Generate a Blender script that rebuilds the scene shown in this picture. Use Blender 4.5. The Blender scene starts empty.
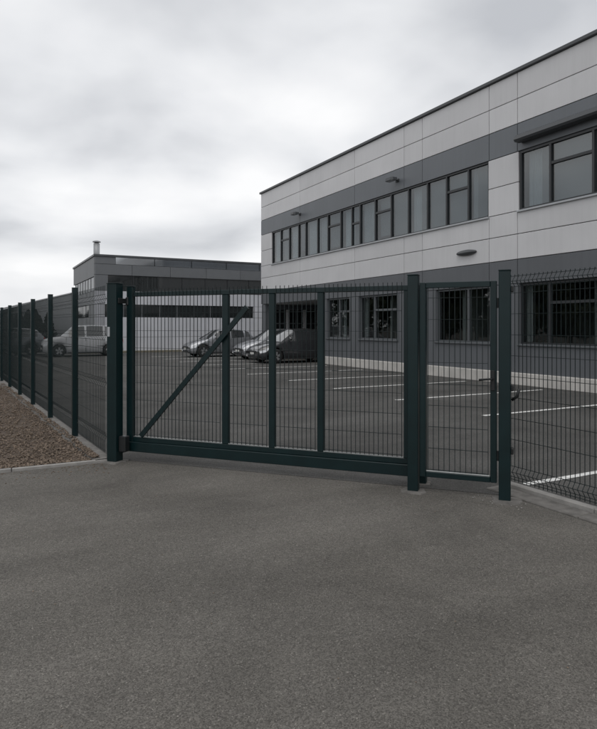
import bpy, math, random
import numpy as np
from mathutils import Vector, Matrix, noise
random.seed(7); rng = np.random.default_rng(7)
R = math.radians
S = bpy.context.scene
COL = S.collection

# ------------------------------------------------------------------ camera, sky, sun, exposure
H_CAM = 1.55
cam = bpy.data.cameras.new("camera"); cam_o = bpy.data.objects.new("camera", cam); COL.objects.link(cam_o)
cam.sensor_fit = 'HORIZONTAL'; cam.sensor_width = 36.0; cam.lens = 36.18
cam.shift_y = -37.5 / 597.0
cam.clip_end = 3000
cam_o.location = (0, 0, H_CAM); cam_o.rotation_euler = (R(90), 0, R(-27.8))
S.camera = cam_o

SUN_EL, SUN_AZ = 58.0, 215.0          # azimuth clockwise from +Y: behind and to the left of the camera
world = bpy.data.worlds.new("World"); S.world = world; world.use_nodes = True
nt = world.node_tree; nt.nodes.clear()
def wn(t, **k):
    n = nt.nodes.new(t)
    for a, b in k.items(): setattr(n, a, b)
    return n
out = wn('ShaderNodeOutputWorld')
sky = wn('ShaderNodeTexSky'); sky.sky_type = 'NISHITA'; sky.sun_disc = False
sky.sun_elevation = R(SUN_EL); sky.sun_rotation = R(SUN_AZ); sky.dust_density = 3.0
bg_sky = wn('ShaderNodeBackground'); bg_sky.inputs[1].default_value = 0.10
nt.links.new(sky.outputs[0], bg_sky.inputs[0])
tc = wn('ShaderNodeTexCoord'); sep = wn('ShaderNodeSeparateXYZ'); nt.links.new(tc.outputs['Generated'], sep.inputs[0])
mx = wn('ShaderNodeMath', operation='MAXIMUM'); nt.links.new(sep.outputs[2], mx.inputs[0]); mx.inputs[1].default_value = 0.0
ad = wn('ShaderNodeMath', operation='ADD'); nt.links.new(mx.outputs[0], ad.inputs[0]); ad.inputs[1].default_value = 0.22
d1 = wn('ShaderNodeMath', operation='DIVIDE'); nt.links.new(sep.outputs[0], d1.inputs[0]); nt.links.new(ad.outputs[0], d1.inputs[1])
d2 = wn('ShaderNodeMath', operation='DIVIDE'); nt.links.new(sep.outputs[1], d2.inputs[0]); nt.links.new(ad.outputs[0], d2.inputs[1])
cmb = wn('ShaderNodeCombineXYZ'); nt.links.new(d1.outputs[0], cmb.inputs[0]); nt.links.new(d2.outputs[0], cmb.inputs[1]); cmb.inputs[2].default_value = 11.47
n1 = wn('ShaderNodeTexNoise'); n1.inputs['Scale'].default_value = 1.59; n1.inputs['Detail'].default_value = 5; n1.inputs['Roughness'].default_value = 0.42; n1.inputs['Distortion'].default_value = 0.15
nt.links.new(cmb.outputs[0], n1.inputs['Vector'])
rp = wn('ShaderNodeValToRGB'); cr = rp.color_ramp
cr.elements[0].position = 0.29; cr.elements[0].color = (0.52, 0.535, 0.565, 1)
cr.elements[1].position = 0.63; cr.elements[1].color = (0.955, 0.955, 0.96, 1)
e = cr.elements.new(0.485); e.color = (0.79, 0.80, 0.82, 1)
hz = wn('ShaderNodeMapRange'); hz.inputs[1].default_value = 0.0; hz.inputs[2].default_value = 0.22; hz.inputs[3].default_value = 0.35; hz.inputs[4].default_value = 1.0   # clouds merge towards the horizon
nt.links.new(mx.outputs[0], hz.inputs[0])
hm = wn('ShaderNodeMix'); hm.data_type = 'FLOAT'; hm.inputs['A'].default_value = 0.56
nt.links.new(hz.outputs[0], hm.inputs['Factor']); nt.links.new(n1.outputs[0], hm.inputs['B']); nt.links.new(hm.outputs[0], rp.inputs[0])
bg_cl = wn('ShaderNodeBackground'); bg_cl.inputs[1].default_value = 1.0
nt.links.new(rp.outputs[0], bg_cl.inputs[0])
mixw = wn('ShaderNodeMixShader'); mixw.inputs[0].default_value = 0.95
nt.links.new(bg_sky.outputs[0], mixw.inputs[1]); nt.links.new(bg_cl.outputs[0], mixw.inputs[2]); nt.links.new(mixw.outputs[0], out.inputs[0])

sl = bpy.data.lights.new("sun", 'SUN'); sl.energy = 0.5; sl.angle = R(35); sl.color = (1.0, 0.97, 0.93)
so = bpy.data.objects.new("sun", sl); COL.objects.link(so)
sd = Vector((math.sin(R(SUN_AZ)) * math.cos(R(SUN_EL)), math.cos(R(SUN_AZ)) * math.cos(R(SUN_EL)), math.sin(R(SUN_EL))))
so.rotation_euler = sd.to_track_quat('Z', 'Y').to_euler(); so.location = sd * 60

S.render.engine = 'CYCLES'
S.view_settings.view_transform = 'Standard'; S.view_settings.look = 'None'
S.view_settings.exposure = 0.10; S.view_settings.gamma = 1.0; S.view_settings.use_curve_mapping = False

# ------------------------------------------------------------------ materials
def new_mat(name):
    m = bpy.data.materials.new(name); m.use_nodes = True
    t = m.node_tree; b = t.nodes['Principled BSDF']
    return m, t, b
def mat(name, col, rough=0.6, metal=0.0, var=0.0, vscale=3.0, bump=0.0, bscale=40.0, objvar=0.0, spec=None, coat=0.0, detail=5):
    m, t, b = new_mat(name)
    b.inputs['Roughness'].default_value = rough; b.inputs['Metallic'].default_value = metal
    if spec is not None: b.inputs['Specular IOR Level'].default_value = spec
    if coat: b.inputs['Coat Weight'].default_value = coat; b.inputs['Coat Roughness'].default_value = 0.06
    b.inputs['Base Color'].default_value = (*col, 1)
    tc = t.nodes.new('ShaderNodeTexCoord')
    if var or objvar:
        mul = None
        hsv = t.nodes.new('ShaderNodeHueSaturation'); hsv.inputs['Color'].default_value = (*col, 1)
        val = t.nodes.new('ShaderNodeMath'); val.operation = 'ADD'; val.inputs[0].default_value = 0.0; val.inputs[1].default_value = 1.0
        if var:
            n = t.nodes.new('ShaderNodeTexNoise'); n.inputs['Scale'].default_value = vscale; n.inputs['Detail'].default_value = detail
            geo = t.nodes.new('ShaderNodeNewGeometry'); t.links.new(geo.outputs['Position'], n.inputs['Vector'])
            mr = t.nodes.new('ShaderNodeMapRange'); mr.inputs[1].default_value = 0.25; mr.inputs[2].default_value = 0.75
            mr.inputs[3].default_value = -var; mr.inputs[4].default_value = var
            t.links.new(n.outputs[0], mr.inputs[0]); t.links.new(mr.outputs[0], val.inputs[0])
        if objvar:
            oi = t.nodes.new('ShaderNodeObjectInfo')
            mr2 = t.nodes.new('ShaderNodeMapRange'); mr2.inputs[3].default_value = 1 - objvar; mr2.inputs[4].default_value = 1 + objvar
            t.links.new(oi.outputs['Random'], mr2.inputs[0]); t.links.new(mr2.outputs[0], val.inputs[1])
        t.links.new(val.outputs[0], hsv.inputs['Value']); t.links.new(hsv.outputs[0], b.inputs['Base Color'])
    if bump:
        n = t.nodes.new('ShaderNodeTexNoise'); n.inputs['Scale'].default_value = bscale; n.inputs['Detail'].default_value = 4
        geo = t.nodes.new('ShaderNodeNewGeometry'); t.links.new(geo.outputs['Position'], n.inputs['Vector'])
        bp = t.nodes.new('ShaderNodeBump'); bp.inputs['Strength'].default_value = bump; bp.inputs['Distance'].default_value = 0.01
        t.links.new(n.outputs[0], bp.inputs['Height']); t.links.new(bp.outputs[0], b.inputs['Normal'])
    return m

def asphalt(name, ca, cb):
    m, t, b = new_mat(name)
    L = t.links.new
    geo = t.nodes.new('ShaderNodeNewGeometry')
    def noise_(scale, detail=4, rough=0.55, dist=0.0):
        n = t.nodes.new('ShaderNodeTexNoise'); n.inputs['Scale'].default_value = scale; n.inputs['Detail'].default_value = detail
        n.inputs['Roughness'].default_value = rough; n.inputs['Distortion'].default_value = dist
        L(geo.outputs['Position'], n.inputs['Vector']); return n.outputs[0]
    def rng_(s, a, b_, c, d):
        r = t.nodes.new('ShaderNodeMapRange'); r.inputs[1].default_value = a; r.inputs[2].default_value = b_; r.inputs[3].default_value = c; r.inputs[4].default_value = d
        L(s, r.inputs[0]); return r.outputs[0]
    def mth(op, a, b_):
        n = t.nodes.new('ShaderNodeMath'); n.operation = op
        for i, s in enumerate((a, b_)):
            if isinstance(s, (int, float)): n.inputs[i].default_value = s
            else: L(s, n.inputs[i])
        return n.outputs[0]
    vor = t.nodes.new('ShaderNodeTexVoronoi'); vor.inputs['Scale'].default_value = 165; L(geo.outputs['Position'], vor.inputs['Vector'])
    sepc = t.nodes.new('ShaderNodeSeparateColor'); L(vor.outputs['Color'], sepc.inputs[0])
    stone = rng_(sepc.outputs[0], 0.0, 1.0, 0.62, 1.40)          # each stone of the aggregate its own grey
    pale = rng_(sepc.outputs[1], 0.955, 0.985, 0.0, 0.75)
    mid = rng_(noise_(30, 5, 0.7), 0.3, 0.7, 0.90, 1.10)
    mp = t.nodes.new('ShaderNodeMapping'); mp.inputs['Rotation'].default_value = (0, 0, R(-41)); mp.inputs['Scale'].default_value = (0.22, 1.9, 1)
    L(geo.outputs['Position'], mp.inputs['Vector'])
    trk = t.nodes.new('ShaderNodeTexNoise'); trk.inputs['Scale'].default_value = 1.0; trk.inputs['Detail'].default_value = 5; trk.inputs['Distortion'].default_value = 0.5; L(mp.outputs[0], trk.inputs['Vector'])
    mid = mth('MULTIPLY', mid, rng_(trk.outputs[0], 0.3, 0.7, 0.88, 1.12))   # worn along the way cars drive
    big = rng_(noise_(0.55, 5, 0.6, 0.6), 0.32, 0.68, 0.76, 1.22)
    stain = rng_(noise_(1.7, 7, 0.65, 1.2), 0.60, 0.72, 1.0, 0.80)
    f = mth('MULTIPLY', stone, mid); f = mth('MULTIPLY', f, big); f = mth('MULTIPLY', f, stain)
    f = mth('ADD', f, pale)
    warm = t.nodes.new('ShaderNodeMix'); warm.data_type = 'RGBA'
    warm.inputs['A'].default_value = (*ca, 1); warm.inputs['B'].default_value = (*cb, 1)
    L(noise_(1.1, 4), warm.inputs['Factor'])
    vm = t.nodes.new('ShaderNodeVectorMath'); vm.operation = 'SCALE'; L(warm.outputs['Result'], vm.inputs[0]); L(f, vm.inputs['Scale'])
    L(vm.outputs[0], b.inputs['Base Color'])
    b.inputs['Roughness'].default_value = 0.9; b.inputs['Specular IOR Level'].default_value = 0.25
    h1 = rng_(vor.outputs['Distance'], 0.0, 0.6, 1.0, 0.0)
    hh = mth('ADD', h1, mth('MULTIPLY', noise_(260, 3), 0.6)); hh = mth('ADD', hh, mth('MULTIPLY', sepc.outputs[2], 0.5))
    bp = t.nodes.new('ShaderNodeBump'); bp.inputs['Strength'].default_value = 0.55; bp.inputs['Distance'].default_value = 0.004
    L(hh, bp.inputs['Height']); L(bp.outputs[0], b.inputs['Normal'])
    return m

def glass_mat(name, tint=(0.55, 0.6, 0.6), ior=1.55):
    m = bpy.data.materials.new(name); m.use_nodes = True; t = m.node_tree; t.nodes.clear()
    o = t.nodes.new('ShaderNodeOutputMaterial'); mx = t.nodes.new('ShaderNodeMixShader')
    tr = t.nodes.new('ShaderNodeBsdfTransparent'); tr.inputs[0].default_value = (*tint, 1)
    gl = t.nodes.new('ShaderNodeBsdfGlossy'); gl.inputs['Roughness'].default_value = 0.015
    # Schlick reflectance from |N.I| so both faces of a pane behave alike
    ge = t.nodes.new('ShaderNodeNewGeometry'); dp = t.nodes.new('ShaderNodeVectorMath'); dp.operation = 'DOT_PRODUCT'
    t.links.new(ge.outputs['Normal'], dp.inputs[0]); t.links.new(ge.outputs['Incoming'], dp.inputs[1])
    prev = dp.outputs['Value']
    for op, args in (('ABSOLUTE', ()), ('SUBTRACT', 'r'), ('POWER', 5.0), ('MULTIPLY_ADD', None)):
        n = t.nodes.new('ShaderNodeMath'); n.operation = op
        if args == 'r': n.inputs[0].default_value = 1.0; t.links.new(prev, n.inputs[1])
        else:
            t.links.new(prev, n.inputs[0])
            if op == 'POWER': n.inputs[1].default_value = args
            if op == 'MULTIPLY_ADD':
                f0 = ((ior - 1) / (ior + 1)) ** 2; n.inputs[1].default_value = 1 - f0; n.inputs[2].default_value = f0
        prev = n.outputs[0]
    t.links.new(prev, mx.inputs[0]); t.links.new(tr.outputs[0], mx.inputs[1]); t.links.new(gl.outputs[0], mx.inputs[2]); t.links.new(mx.outputs[0], o.inputs[0])
    return m

def leaf_mat(name, c):
    m = mat(name, c, 0.6, var=0.35, vscale=1.5, spec=0.2); return m

def add_streaks(m, amp):
    t = m.node_tree; b = t.nodes['Principled BSDF']; src = b.inputs['Base Color'].links[0].from_socket
    geo = t.nodes.new('ShaderNodeNewGeometry'); mp = t.nodes.new('ShaderNodeMapping'); mp.inputs['Scale'].default_value = (5, 5, .35); t.links.new(geo.outputs['Position'], mp.inputs['Vector'])
    n = t.nodes.new('ShaderNodeTexNoise'); n.inputs['Scale'].default_value = 1.6; n.inputs['Detail'].default_value = 6; n.inputs['Roughness'].default_value = .65; t.links.new(mp.outputs[0], n.inputs['Vector'])
    mr = t.nodes.new('ShaderNodeMapRange'); mr.inputs[1].default_value = .45; mr.inputs[2].default_value = .8; mr.inputs[3].default_value = 1.0; mr.inputs[4].default_value = 1 - amp; t.links.new(n.outputs[0], mr.inputs[0])
    vm = t.nodes.new('ShaderNodeVectorMath'); vm.operation = 'SCALE'; t.links.new(src, vm.inputs[0]); t.links.new(mr.outputs[0], vm.inputs['Scale']); t.links.new(vm.outputs[0], b.inputs['Base Color'])
M = dict(
    asphalt=asphalt('asphalt', (0.130, 0.1215, 0.108), (0.121, 0.1145, 0.1045)), asphalt2=asphalt('asphalt_car_park', (0.092, 0.089, 0.084), (0.086, 0.085, 0.082)),
    green=mat('green_paint', (0.0035, 0.0165, 0.0185), 0.36, var=0.18, vscale=6, bump=0.02, bscale=220, spec=0.4),
    wire=mat('wire_coat', (0.009, 0.017, 0.018), 0.45, spec=0.35),
    hinge=mat('black_steel', (0.012, 0.014, 0.015), 0.45),
    galv_sheen=mat('galvanised_and_sky_sheen', (0.45, 0.47, 0.47), 0.4, metal=0.6, var=0.15, vscale=30),  # metal of the door handles; also the painted sky sheen on gate rails
    panel=mat('light_cladding', (0.635, 0.635, 0.645), 0.5, var=0.05, vscale=0.9, objvar=0.045, bump=0.03, bscale=3),
    dark=mat('dark_cladding', (0.142, 0.155, 0.17), 0.45, var=0.05, vscale=1.2, objvar=0.04),
    slate=mat('slate_cladding', (0.120, 0.128, 0.139), 0.5, var=0.06, vscale=1.0, objvar=0.03),
    coping=mat('coping_metal', (0.065, 0.07, 0.075), 0.4),
    backing=mat('backing', (0.05, 0.052, 0.055), 0.8),
    frame=mat('window_frame', (0.028, 0.031, 0.034), 0.4),
    framelt=mat('window_frame_grey', (0.105, 0.114, 0.122), 0.45),
    sill=mat('aluminium_sill', (0.42, 0.44, 0.46), 0.4, var=0.05),
    conc=mat('concrete', (0.30, 0.29, 0.275), 0.9, var=0.22, vscale=7, bump=0.35, bscale=70),
    concd=mat('concrete_worn', (0.150, 0.143, 0.133), 0.92, var=0.35, vscale=11, bump=0.5, bscale=60),
    plinth=mat('plinth_concrete', (0.56, 0.54, 0.51), 0.85, var=0.14, vscale=2.5, bump=0.2, bscale=40),
    paint=mat('road_paint', (0.72, 0.72, 0.70), 0.7, var=0.30, vscale=14),
    soil=mat('soil', (0.088, 0.066, 0.050), 0.95, var=0.45, vscale=22, bump=0.9, bscale=60),
    chip=mat('bark_chip', (0.172, 0.132, 0.100), 0.9, var=0.65, vscale=45, detail=2),
    strip=mat('verge', (0.16, 0.145, 0.11), 0.95, var=0.3, vscale=5, bump=0.5),
    inner=mat('inner_wall', (0.42, 0.42, 0.41), 0.9),
    inner_d=mat('inner_wall_dark', (0.45, 0.46, 0.45), 0.9), solar=mat('solar_glass', (0.46, 0.475, 0.49), 0.08, metal=1.0, var=0.35, vscale=0.25, detail=1),
    floor_in=mat('carpet', (0.06, 0.06, 0.065), 0.95),
    curtain=mat('curtain', (0.62, 0.63, 0.64), 0.9, var=0.05, objvar=0.12),
    blind=mat('blind', (0.30, 0.31, 0.32), 0.8, objvar=0.15),
    glass=glass_mat('glass', (0.70, 0.745, 0.76), 1.95), glass_d=glass_mat('glass_dark', (0.66, 0.69, 0.69), 1.75),
    glass_black=mat('tinted_glass', (0.020, 0.023, 0.024), 0.05, spec=0.9), car_glass=mat('car_glass', (0.035, 0.038, 0.040), 0.04, spec=1.0, coat=0.6),
    farwall=mat('far_white_cladding', (0.53, 0.54, 0.575), 0.55, var=0.06, vscale=1.0, objvar=0.03),
    fargrey=mat('far_grey_cladding', (0.135, 0.143, 0.152), 0.5, var=0.05, objvar=0.05),
    wing=mat('wing_cladding', (0.33, 0.345, 0.36), 0.6, var=0.06, objvar=0.05),
    roof=mat('roof_felt', (0.10, 0.10, 0.10), 0.9, var=0.2),
    chim=mat('steel_flue', (0.33, 0.34, 0.35), 0.45, metal=0.3),
    silver=mat('silver_paint', (0.33, 0.34, 0.36), 0.28, metal=0.55, coat=0.6),
    grey=mat('grey_paint', (0.22, 0.23, 0.245), 0.28, metal=0.5, coat=0.6),
    black=mat('black_paint', (0.040, 0.042, 0.046), 0.22, metal=0.2, coat=0.9),
    white=mat('white_paint', (0.52, 0.53, 0.545), 0.3, coat=0.6),
    tyre=mat('rubber', (0.018, 0.018, 0.018), 0.85), rim=mat('alloy', (0.40, 0.41, 0.42), 0.35, metal=0.8),
    trim=mat('black_plastic', (0.02, 0.02, 0.021), 0.6),
    lens=mat('clear_lens', (0.75, 0.77, 0.80), 0.12, coat=1.0), red=mat('red_lens', (0.30, 0.015, 0.012), 0.15, coat=1.0),
    plate=mat('number_plate', (0.65, 0.65, 0.62), 0.5),
    bark=mat('bark', (0.07, 0.058, 0.047), 0.9, var=0.3, vscale=8, bump=0.6, bscale=25),
    leaf=leaf_mat('leaf_dark', (0.085, 0.10, 0.062)), leaf2=leaf_mat('leaf_olive', (0.05, 0.055, 0.035)),
    conif=leaf_mat('conifer_green', (0.030, 0.036, 0.030)),
)

for k_, a_ in (('panel', .06), ('dark', .08), ('slate', .10), ('plinth', .25), ('farwall', .10)): add_streaks(M[k_], a_)
# ------------------------------------------------------------------ mesh helpers
class MB:
    def __init__(s): s.v = []; s.f = []
    def add(s, vs, fs):
        o = len(s.v); s.v += [tuple(p) for p in vs]; s.f += [tuple(i + o for i in f) for f in fs]
    def box(s, x0, x1, y0, y1, z0, z1):
        s.add([(x0,y0,z0),(x1,y0,z0),(x1,y1,z0),(x0,y1,z0),(x0,y0,z1),(x1,y0,z1),(x1,y1,z1),(x0,y1,z1)],
              [(0,3,2,1),(4,5,6,7),(0,1,5,4),(1,2,6,5),(2,3,7,6),(3,0,4,7)])
        return s
    def bbox(s, x0, x1, y0, y1, z0, z1, c=0.004):
        """box with chamfered vertical and horizontal edges (octagonal profile along the longest axis)"""
        d = (x1 - x0, y1 - y0, z1 - z0); a = max(range(3), key=lambda i: d[i])
        lo = (x0, y0, z0); hi = (x1, y1, z1); u, w = [i for i in range(3) if i != a]
        c = min(c, d[u] * .3, d[w] * .3)
        prof = [(lo[u]+c, lo[w]), (hi[u]-c, lo[w]), (hi[u], lo[w]+c), (hi[u], hi[w]-c), (hi[u]-c, hi[w]), (lo[u]+c, hi[w]), (lo[u], hi[w]-c), (lo[u], lo[w]+c)]
        cu = (lo[u] + hi[u]) / 2; cw = (lo[w] + hi[w]) / 2
        vs = []
        for t, k in ((lo[a], .0), (lo[a]+c, 1.), (hi[a]-c, 1.), (hi[a], .0)):
            for (p, q) in prof:
                if k == 0.: p += (c if p < cu else -c); q += (c if q < cw else -c)
                co = [0, 0, 0]; co[a] = t; co[u] = p; co[w] = q; vs.append(co)
        fs = []
        for r in range(3):
            for i in range(8):
                j = (i + 1) % 8; fs.append((r*8+i, r*8+j, r*8+8+j, r*8+8+i))
        fs.append(tuple(range(7, -1, -1))); fs.append(tuple(range(24, 32)))
        if a == 1: fs = [tuple(reversed(f)) for f in fs]
        s.add(vs, fs); return s
    def bar(s, p, q, w, d=None, up=(0, 0, 1)):
        p = Vector(p); q = Vector(q); d = d or w; t = (q - p).normalized(); up = Vector(up)
        if abs(t.dot(up)) > .98: up = Vector((0, 1, 0)) if abs(t.y) < .9 else Vector((1, 0, 0))
        a = t.cross(up).normalized() * w / 2; b = a.cross(t).normalized() * d / 2
        s.add([p-a-b, p+a-b, p+a+b, p-a+b, q-a-b, q+a-b, q+a+b, q-a+b],
              [(3,2,1,0),(4,5,6,7),(0,1,5,4),(1,2,6,5),(2,3,7,6),(3,0,4,7)]); return s
    def tube(s, pts, r, n=8, cap=True):
        pts = [Vector(p) for p in pts]; rs = r if isinstance(r, (list, tuple)) else [r] * len(pts)
        vs = []; fs = []; a = None
        for i, p in enumerate(pts):
            t = (pts[min(i+1, len(pts)-1)] - pts[max(i-1, 0)]).normalized()
            if a is None: a = t.orthogonal().normalized()
            else: a = (a - t * a.dot(t)).normalized()
            b = t.cross(a)
            for k in range(n):
                an = 2 * math.pi * k / n; vs.append(p + (a * math.cos(an) + b * math.sin(an)) * rs[i])
        for i in range(len(pts) - 1):
            for k in range(n):
                k2 = (k + 1) % n; fs.append((i*n+k, i*n+k2, i*n+n+k2, i*n+n+k))
        if cap: fs.append(tuple(range(n-1, -1, -1))); fs.append(tuple((len(pts)-1)*n + k for k in range(n)))
        s.add(vs, fs); return s
    def build(s, name, m, parent=None, smooth=False, loc=None):
        me = bpy.data.meshes.new(name); me.from_pydata([tuple(v) for v in s.v], [], s.f); me.update()
        if smooth: me.polygons.foreach_set('use_smooth', [True] * len(me.polygons))
        me.materials.append(m if not isinstance(m, str) else M[m])
        o = bpy.data.objects.new(name, me); COL.objects.link(o)
        if parent: o.parent = parent
        if loc: o.location = loc
        return o
def tag(o, label=None, cat=None, group=None, kind=None):
    if label: o['label'] = label
    if cat: o['category'] = cat
    if group: o['group'] = group
    if kind: o['kind'] = kind
    return o
def empty(name, loc=(0, 0, 0), rz=0.0):
    o = bpy.data.objects.new(name, None); COL.objects.link(o); o.location = loc; o.rotation_euler = (0, 0, rz); o.empty_display_size = .2
    return o
def copy_tree(o, parent=None):
    c = o.copy(); COL.objects.link(c); c.parent = parent
    for ch in [x for x in o.children]: copy_tree(ch, c)
    return c

# survey of the place: bearings read off the photograph turned into metres along the facade
SN, CS = math.sin(R(27.8)), math.cos(R(27.8))
D = 12.67                                             # office facade stands at X = D
def fy(px):                                           # metres along the facade
    t = (px - 298.5) / 600.0
    return D * (CS - SN * t) / (SN + CS * t)

# ------------------------------------------------------------------ setting: ground, car park lines, bed
g = MB(); N = 40
g.add([(-600, -600, 0), (600, -600, 0), (600, 900, 0), (-600, 900, 0)], [(0, 1, 2, 3)])
tag(g.build('ground', 'asphalt'), 'worn grey asphalt of the entrance drive and car park', 'ground', kind='structure')

cp = MB(); cp.add([(1.16, 7.20, .003), (1.38, 7.22, .003), (4.28, 3.96, .003), (4.42, 4.2, .003), (4.45, -10, .003), (12.62, -10, .003), (12.62, 28.1, .003), (17, 28.4, .003), (26, 28.4, .003), (26, 36.6, .003), (-4, 90, .003)], [tuple(range(11))])
tag(cp.build('car_park', 'asphalt2'), kind='structure')
def line(x0, x1, y, w=0.10, ang=0.0):
    b = MB(); n = 14; vs = []
    for i in range(n + 1):
        x = x0 + (x1 - x0) * i / n
        j0 = random.uniform(-.008, .008); j1 = random.uniform(-.008, .008)
        vs += [(x, y - w/2 + j0 + ang*(x-x0), .007), (x, y + w/2 + j1 + ang*(x-x0), .007)]
    b.add(vs, [(2*i, 2*i+2, 2*i+3, 2*i+1) for i in range(n)])
    tag(b.build('parking_line', 'paint'), kind='structure')
for i, y in enumerate((7.75, 10.27, 12.9, 15.45, 18.15, 20.7, 23.3, 25.9, 28.6, 31.2)):
    line(7.72 + random.uniform(-.05, .12), 12.2, y, 0.10)
line(4.72, 12.2, 4.17, 0.085)
line(7.75, 12.2, 1.5, 0.10)

# bark bed left of the fence: fence line runs almost straight back (+Y)
FD = Vector((-0.0655, 0.9979, 0)); F0 = Vector((1.262, 7.10, 0))
def fpt(s, off=0.0, z=0.0):                            # point along the left fence, off = metres to its left
    p = F0 + FD * s + Vector((-FD.y, FD.x, 0)) * off; return Vector((p.x, p.y, z))
b = MB(); vs = []; fs = []; nx, ny = 90, 60
for j in range(ny + 1):
    s = .11 + (40 * (j / ny) ** 1.7)
    for i in range(nx + 1):
        off = .17 + 14 * (i / nx) ** 1.9
        p = fpt(s, off); p.y = max(p.y, 7.17)
        z = .018 + .022 * noise.noise(Vector((p.x * 2.1, p.y * 2.1, 0))) + .012 * noise.noise(Vector((p.x * 9, p.y * 9, 1)))
        vs.append((p.x, p.y, max(z, .006)))
for j in range(ny):
    for i in range(nx): a = j * (nx + 1) + i; fs.append((a, a + nx + 1, a + nx + 2, a + 1))
b.add(vs, fs); tag(b.build('planting_bed', 'soil', smooth=True), kind='structure')
# loose bark chips, one heap nobody could count
nchip = 24000; V = np.zeros((nchip * 6, 3)); Fc = []
unit = np.array([(1,0,0),(-1,0,0),(0,1,0),(0,-1,0),(0,0,1),(0,0,-1)], float)
tri = [(0,2,4),(2,1,4),(1,3,4),(3,0,4),(2,0,5),(1,2,5),(3,1,5),(0,3,5)]
for k in range(nchip):
    s = .12 + 10.5 * random.random() ** 1.6; off = .06 + 4.2 * random.random() ** 1.25
    p = fpt(s, off)
    if p.y < 7.19: p.y = 7.19 + random.random() * .3
    L_ = random.uniform(.009, .026) * (1.6 if random.random() < .08 else 1); W_ = L_ * random.uniform(.4, .8); T_ = L_ * random.uniform(.22, .5)
    q = Matrix.Rotation(random.uniform(0, 6.28), 3, 'Z') @ Matrix.Rotation(random.uniform(-.7, .7), 3, 'X') @ Matrix.Rotation(random.uniform(-.6, .6), 3, 'Y')
    z = .022 + .022 * noise.noise(Vector((p.x * 2.1, p.y * 2.1, 0))) + random.uniform(0, .012) + (.03 if off < .15 else 0)
    V[k*6:k*6+6] = (unit * (L_, W_, T_)) @ np.array(q.transposed()) + (p.x, p.y, max(z, .012))
me = bpy.data.meshes.new('bark_chips')
me.from_pydata([], [], [])
me.vertices.add(nchip * 6); me.vertices.foreach_set('co', V.ravel())
tris = (np.arange(nchip)[:, None, None] * 6 + np.array(tri)[None]).reshape(-1)
me.loops.add(len(tris)); me.loops.foreach_set('vertex_index', tris.astype(np.int32))
me.polygons.add(len(tris) // 3); me.polygons.foreach_set('loop_start', np.arange(0, len(tris), 3, dtype=np.int32)); me.polygons.foreach_set('loop_total', np.full(len(tris)//3, 3, dtype=np.int32))
me.update(); me.validate(); me.materials.append(M['chip'])
chips = bpy.data.objects.new('bark_chips', me); COL.objects.link(chips)
tag(chips, 'loose brown bark chips covering the bed outside the fence', 'bark chips', kind='stuff')
b = MB()
for k in range(420):
    x = 1.2 - 4.5 * random.random() ** 1.4; y = 7.09 - abs(random.gauss(0, .22)); q = random.uniform(.003, .011)
    b.add([(x+q*random.uniform(.6, 1.3)*u_, y+q*random.uniform(.6, 1.3)*v_, .004+q*.5*w_) for u_, v_, w_ in unit], tri)
for k in range(160):
    x, y = random.uniform(-1.5, 4.2), random.uniform(1.8, 6.6)
    if (x-1.305)*.7552 + (y-7.066)*.6554 > -.15: continue
    q = random.uniform(.002, .006); b.add([(x+q*random.uniform(.6, 1.3)*u_, y+q*random.uniform(.6, 1.3)*v_, .003+q*.5*w_) for u_, v_, w_ in unit], tri)
tag(b.build('loose_grit', 'chip'), 'scattered loose grit lying on the drive along the bark bed', 'grit', kind='stuff')
# concrete edging between bed and drive: single kerb stones
edge = empty('bed_edging', (-1.6, 7.13, 0)); tag(edge, kind='structure')
for i in range(11):
    x1 = 1.275 - i * 1.0; b = MB().bbox(x1 - .992, x1, -.02 + random.uniform(-.004, .004), .03, -.02, .034 + random.uniform(-.004, .004), .006)
    o = b.build('kerb_stone', 'conc', edge); o.location = (1.6, 0, 0)
# concrete footing strip under the left fence
foot = MB()
vs = []; fs = []; n = 130
for i in range(n + 1):
    s = .02 + 30 * i / n; w = .11 + .05 * noise.noise(Vector((s * 1.3, 0, 0))) + .05 * max(0, math.cos((s - 1.70) / 1.98 * 2 * math.pi)) ** 6
    for off, z in ((-.06, .0), (-.055, .045), (w, .040 + .008 * noise.noise(Vector((s * 5, 3, 0)))), (w + .03, .0)):
        p = fpt(s, off, z); vs.append(tuple(p))
for i in range(n):
    for k in range(3): a = i * 4 + k; fs.append((a, a + 1, a + 5, a + 4))
foot.add(vs, fs); tag(foot.build('fence_footing', 'concd'), kind='structure')
# right-hand kerb under the right fence: worn flush slab and a paler upstand
slab = empty('kerb_strip', (4.4, 0, 0)); tag(slab, kind='structure')
for i in range(9):
    y1 = 4.24 - i * 1.0
    MB().bbox(-.14, .055, y1 - .993, y1, -.05, .016 + random.uniform(-.003, .004), .008).build('paving_slab', 'concd', slab)
    MB().bbox(.06, .135, y1 - .996, y1, -.05, .055 + random.uniform(-.003, .003), .008).build('kerb_stone', 'conc', slab)
# verge in front of the far building
tag(MB().box(4.6, 26, 36.6, 37.6, -.1, .10).build('verge', 'strip'), kind='structure')

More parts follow.
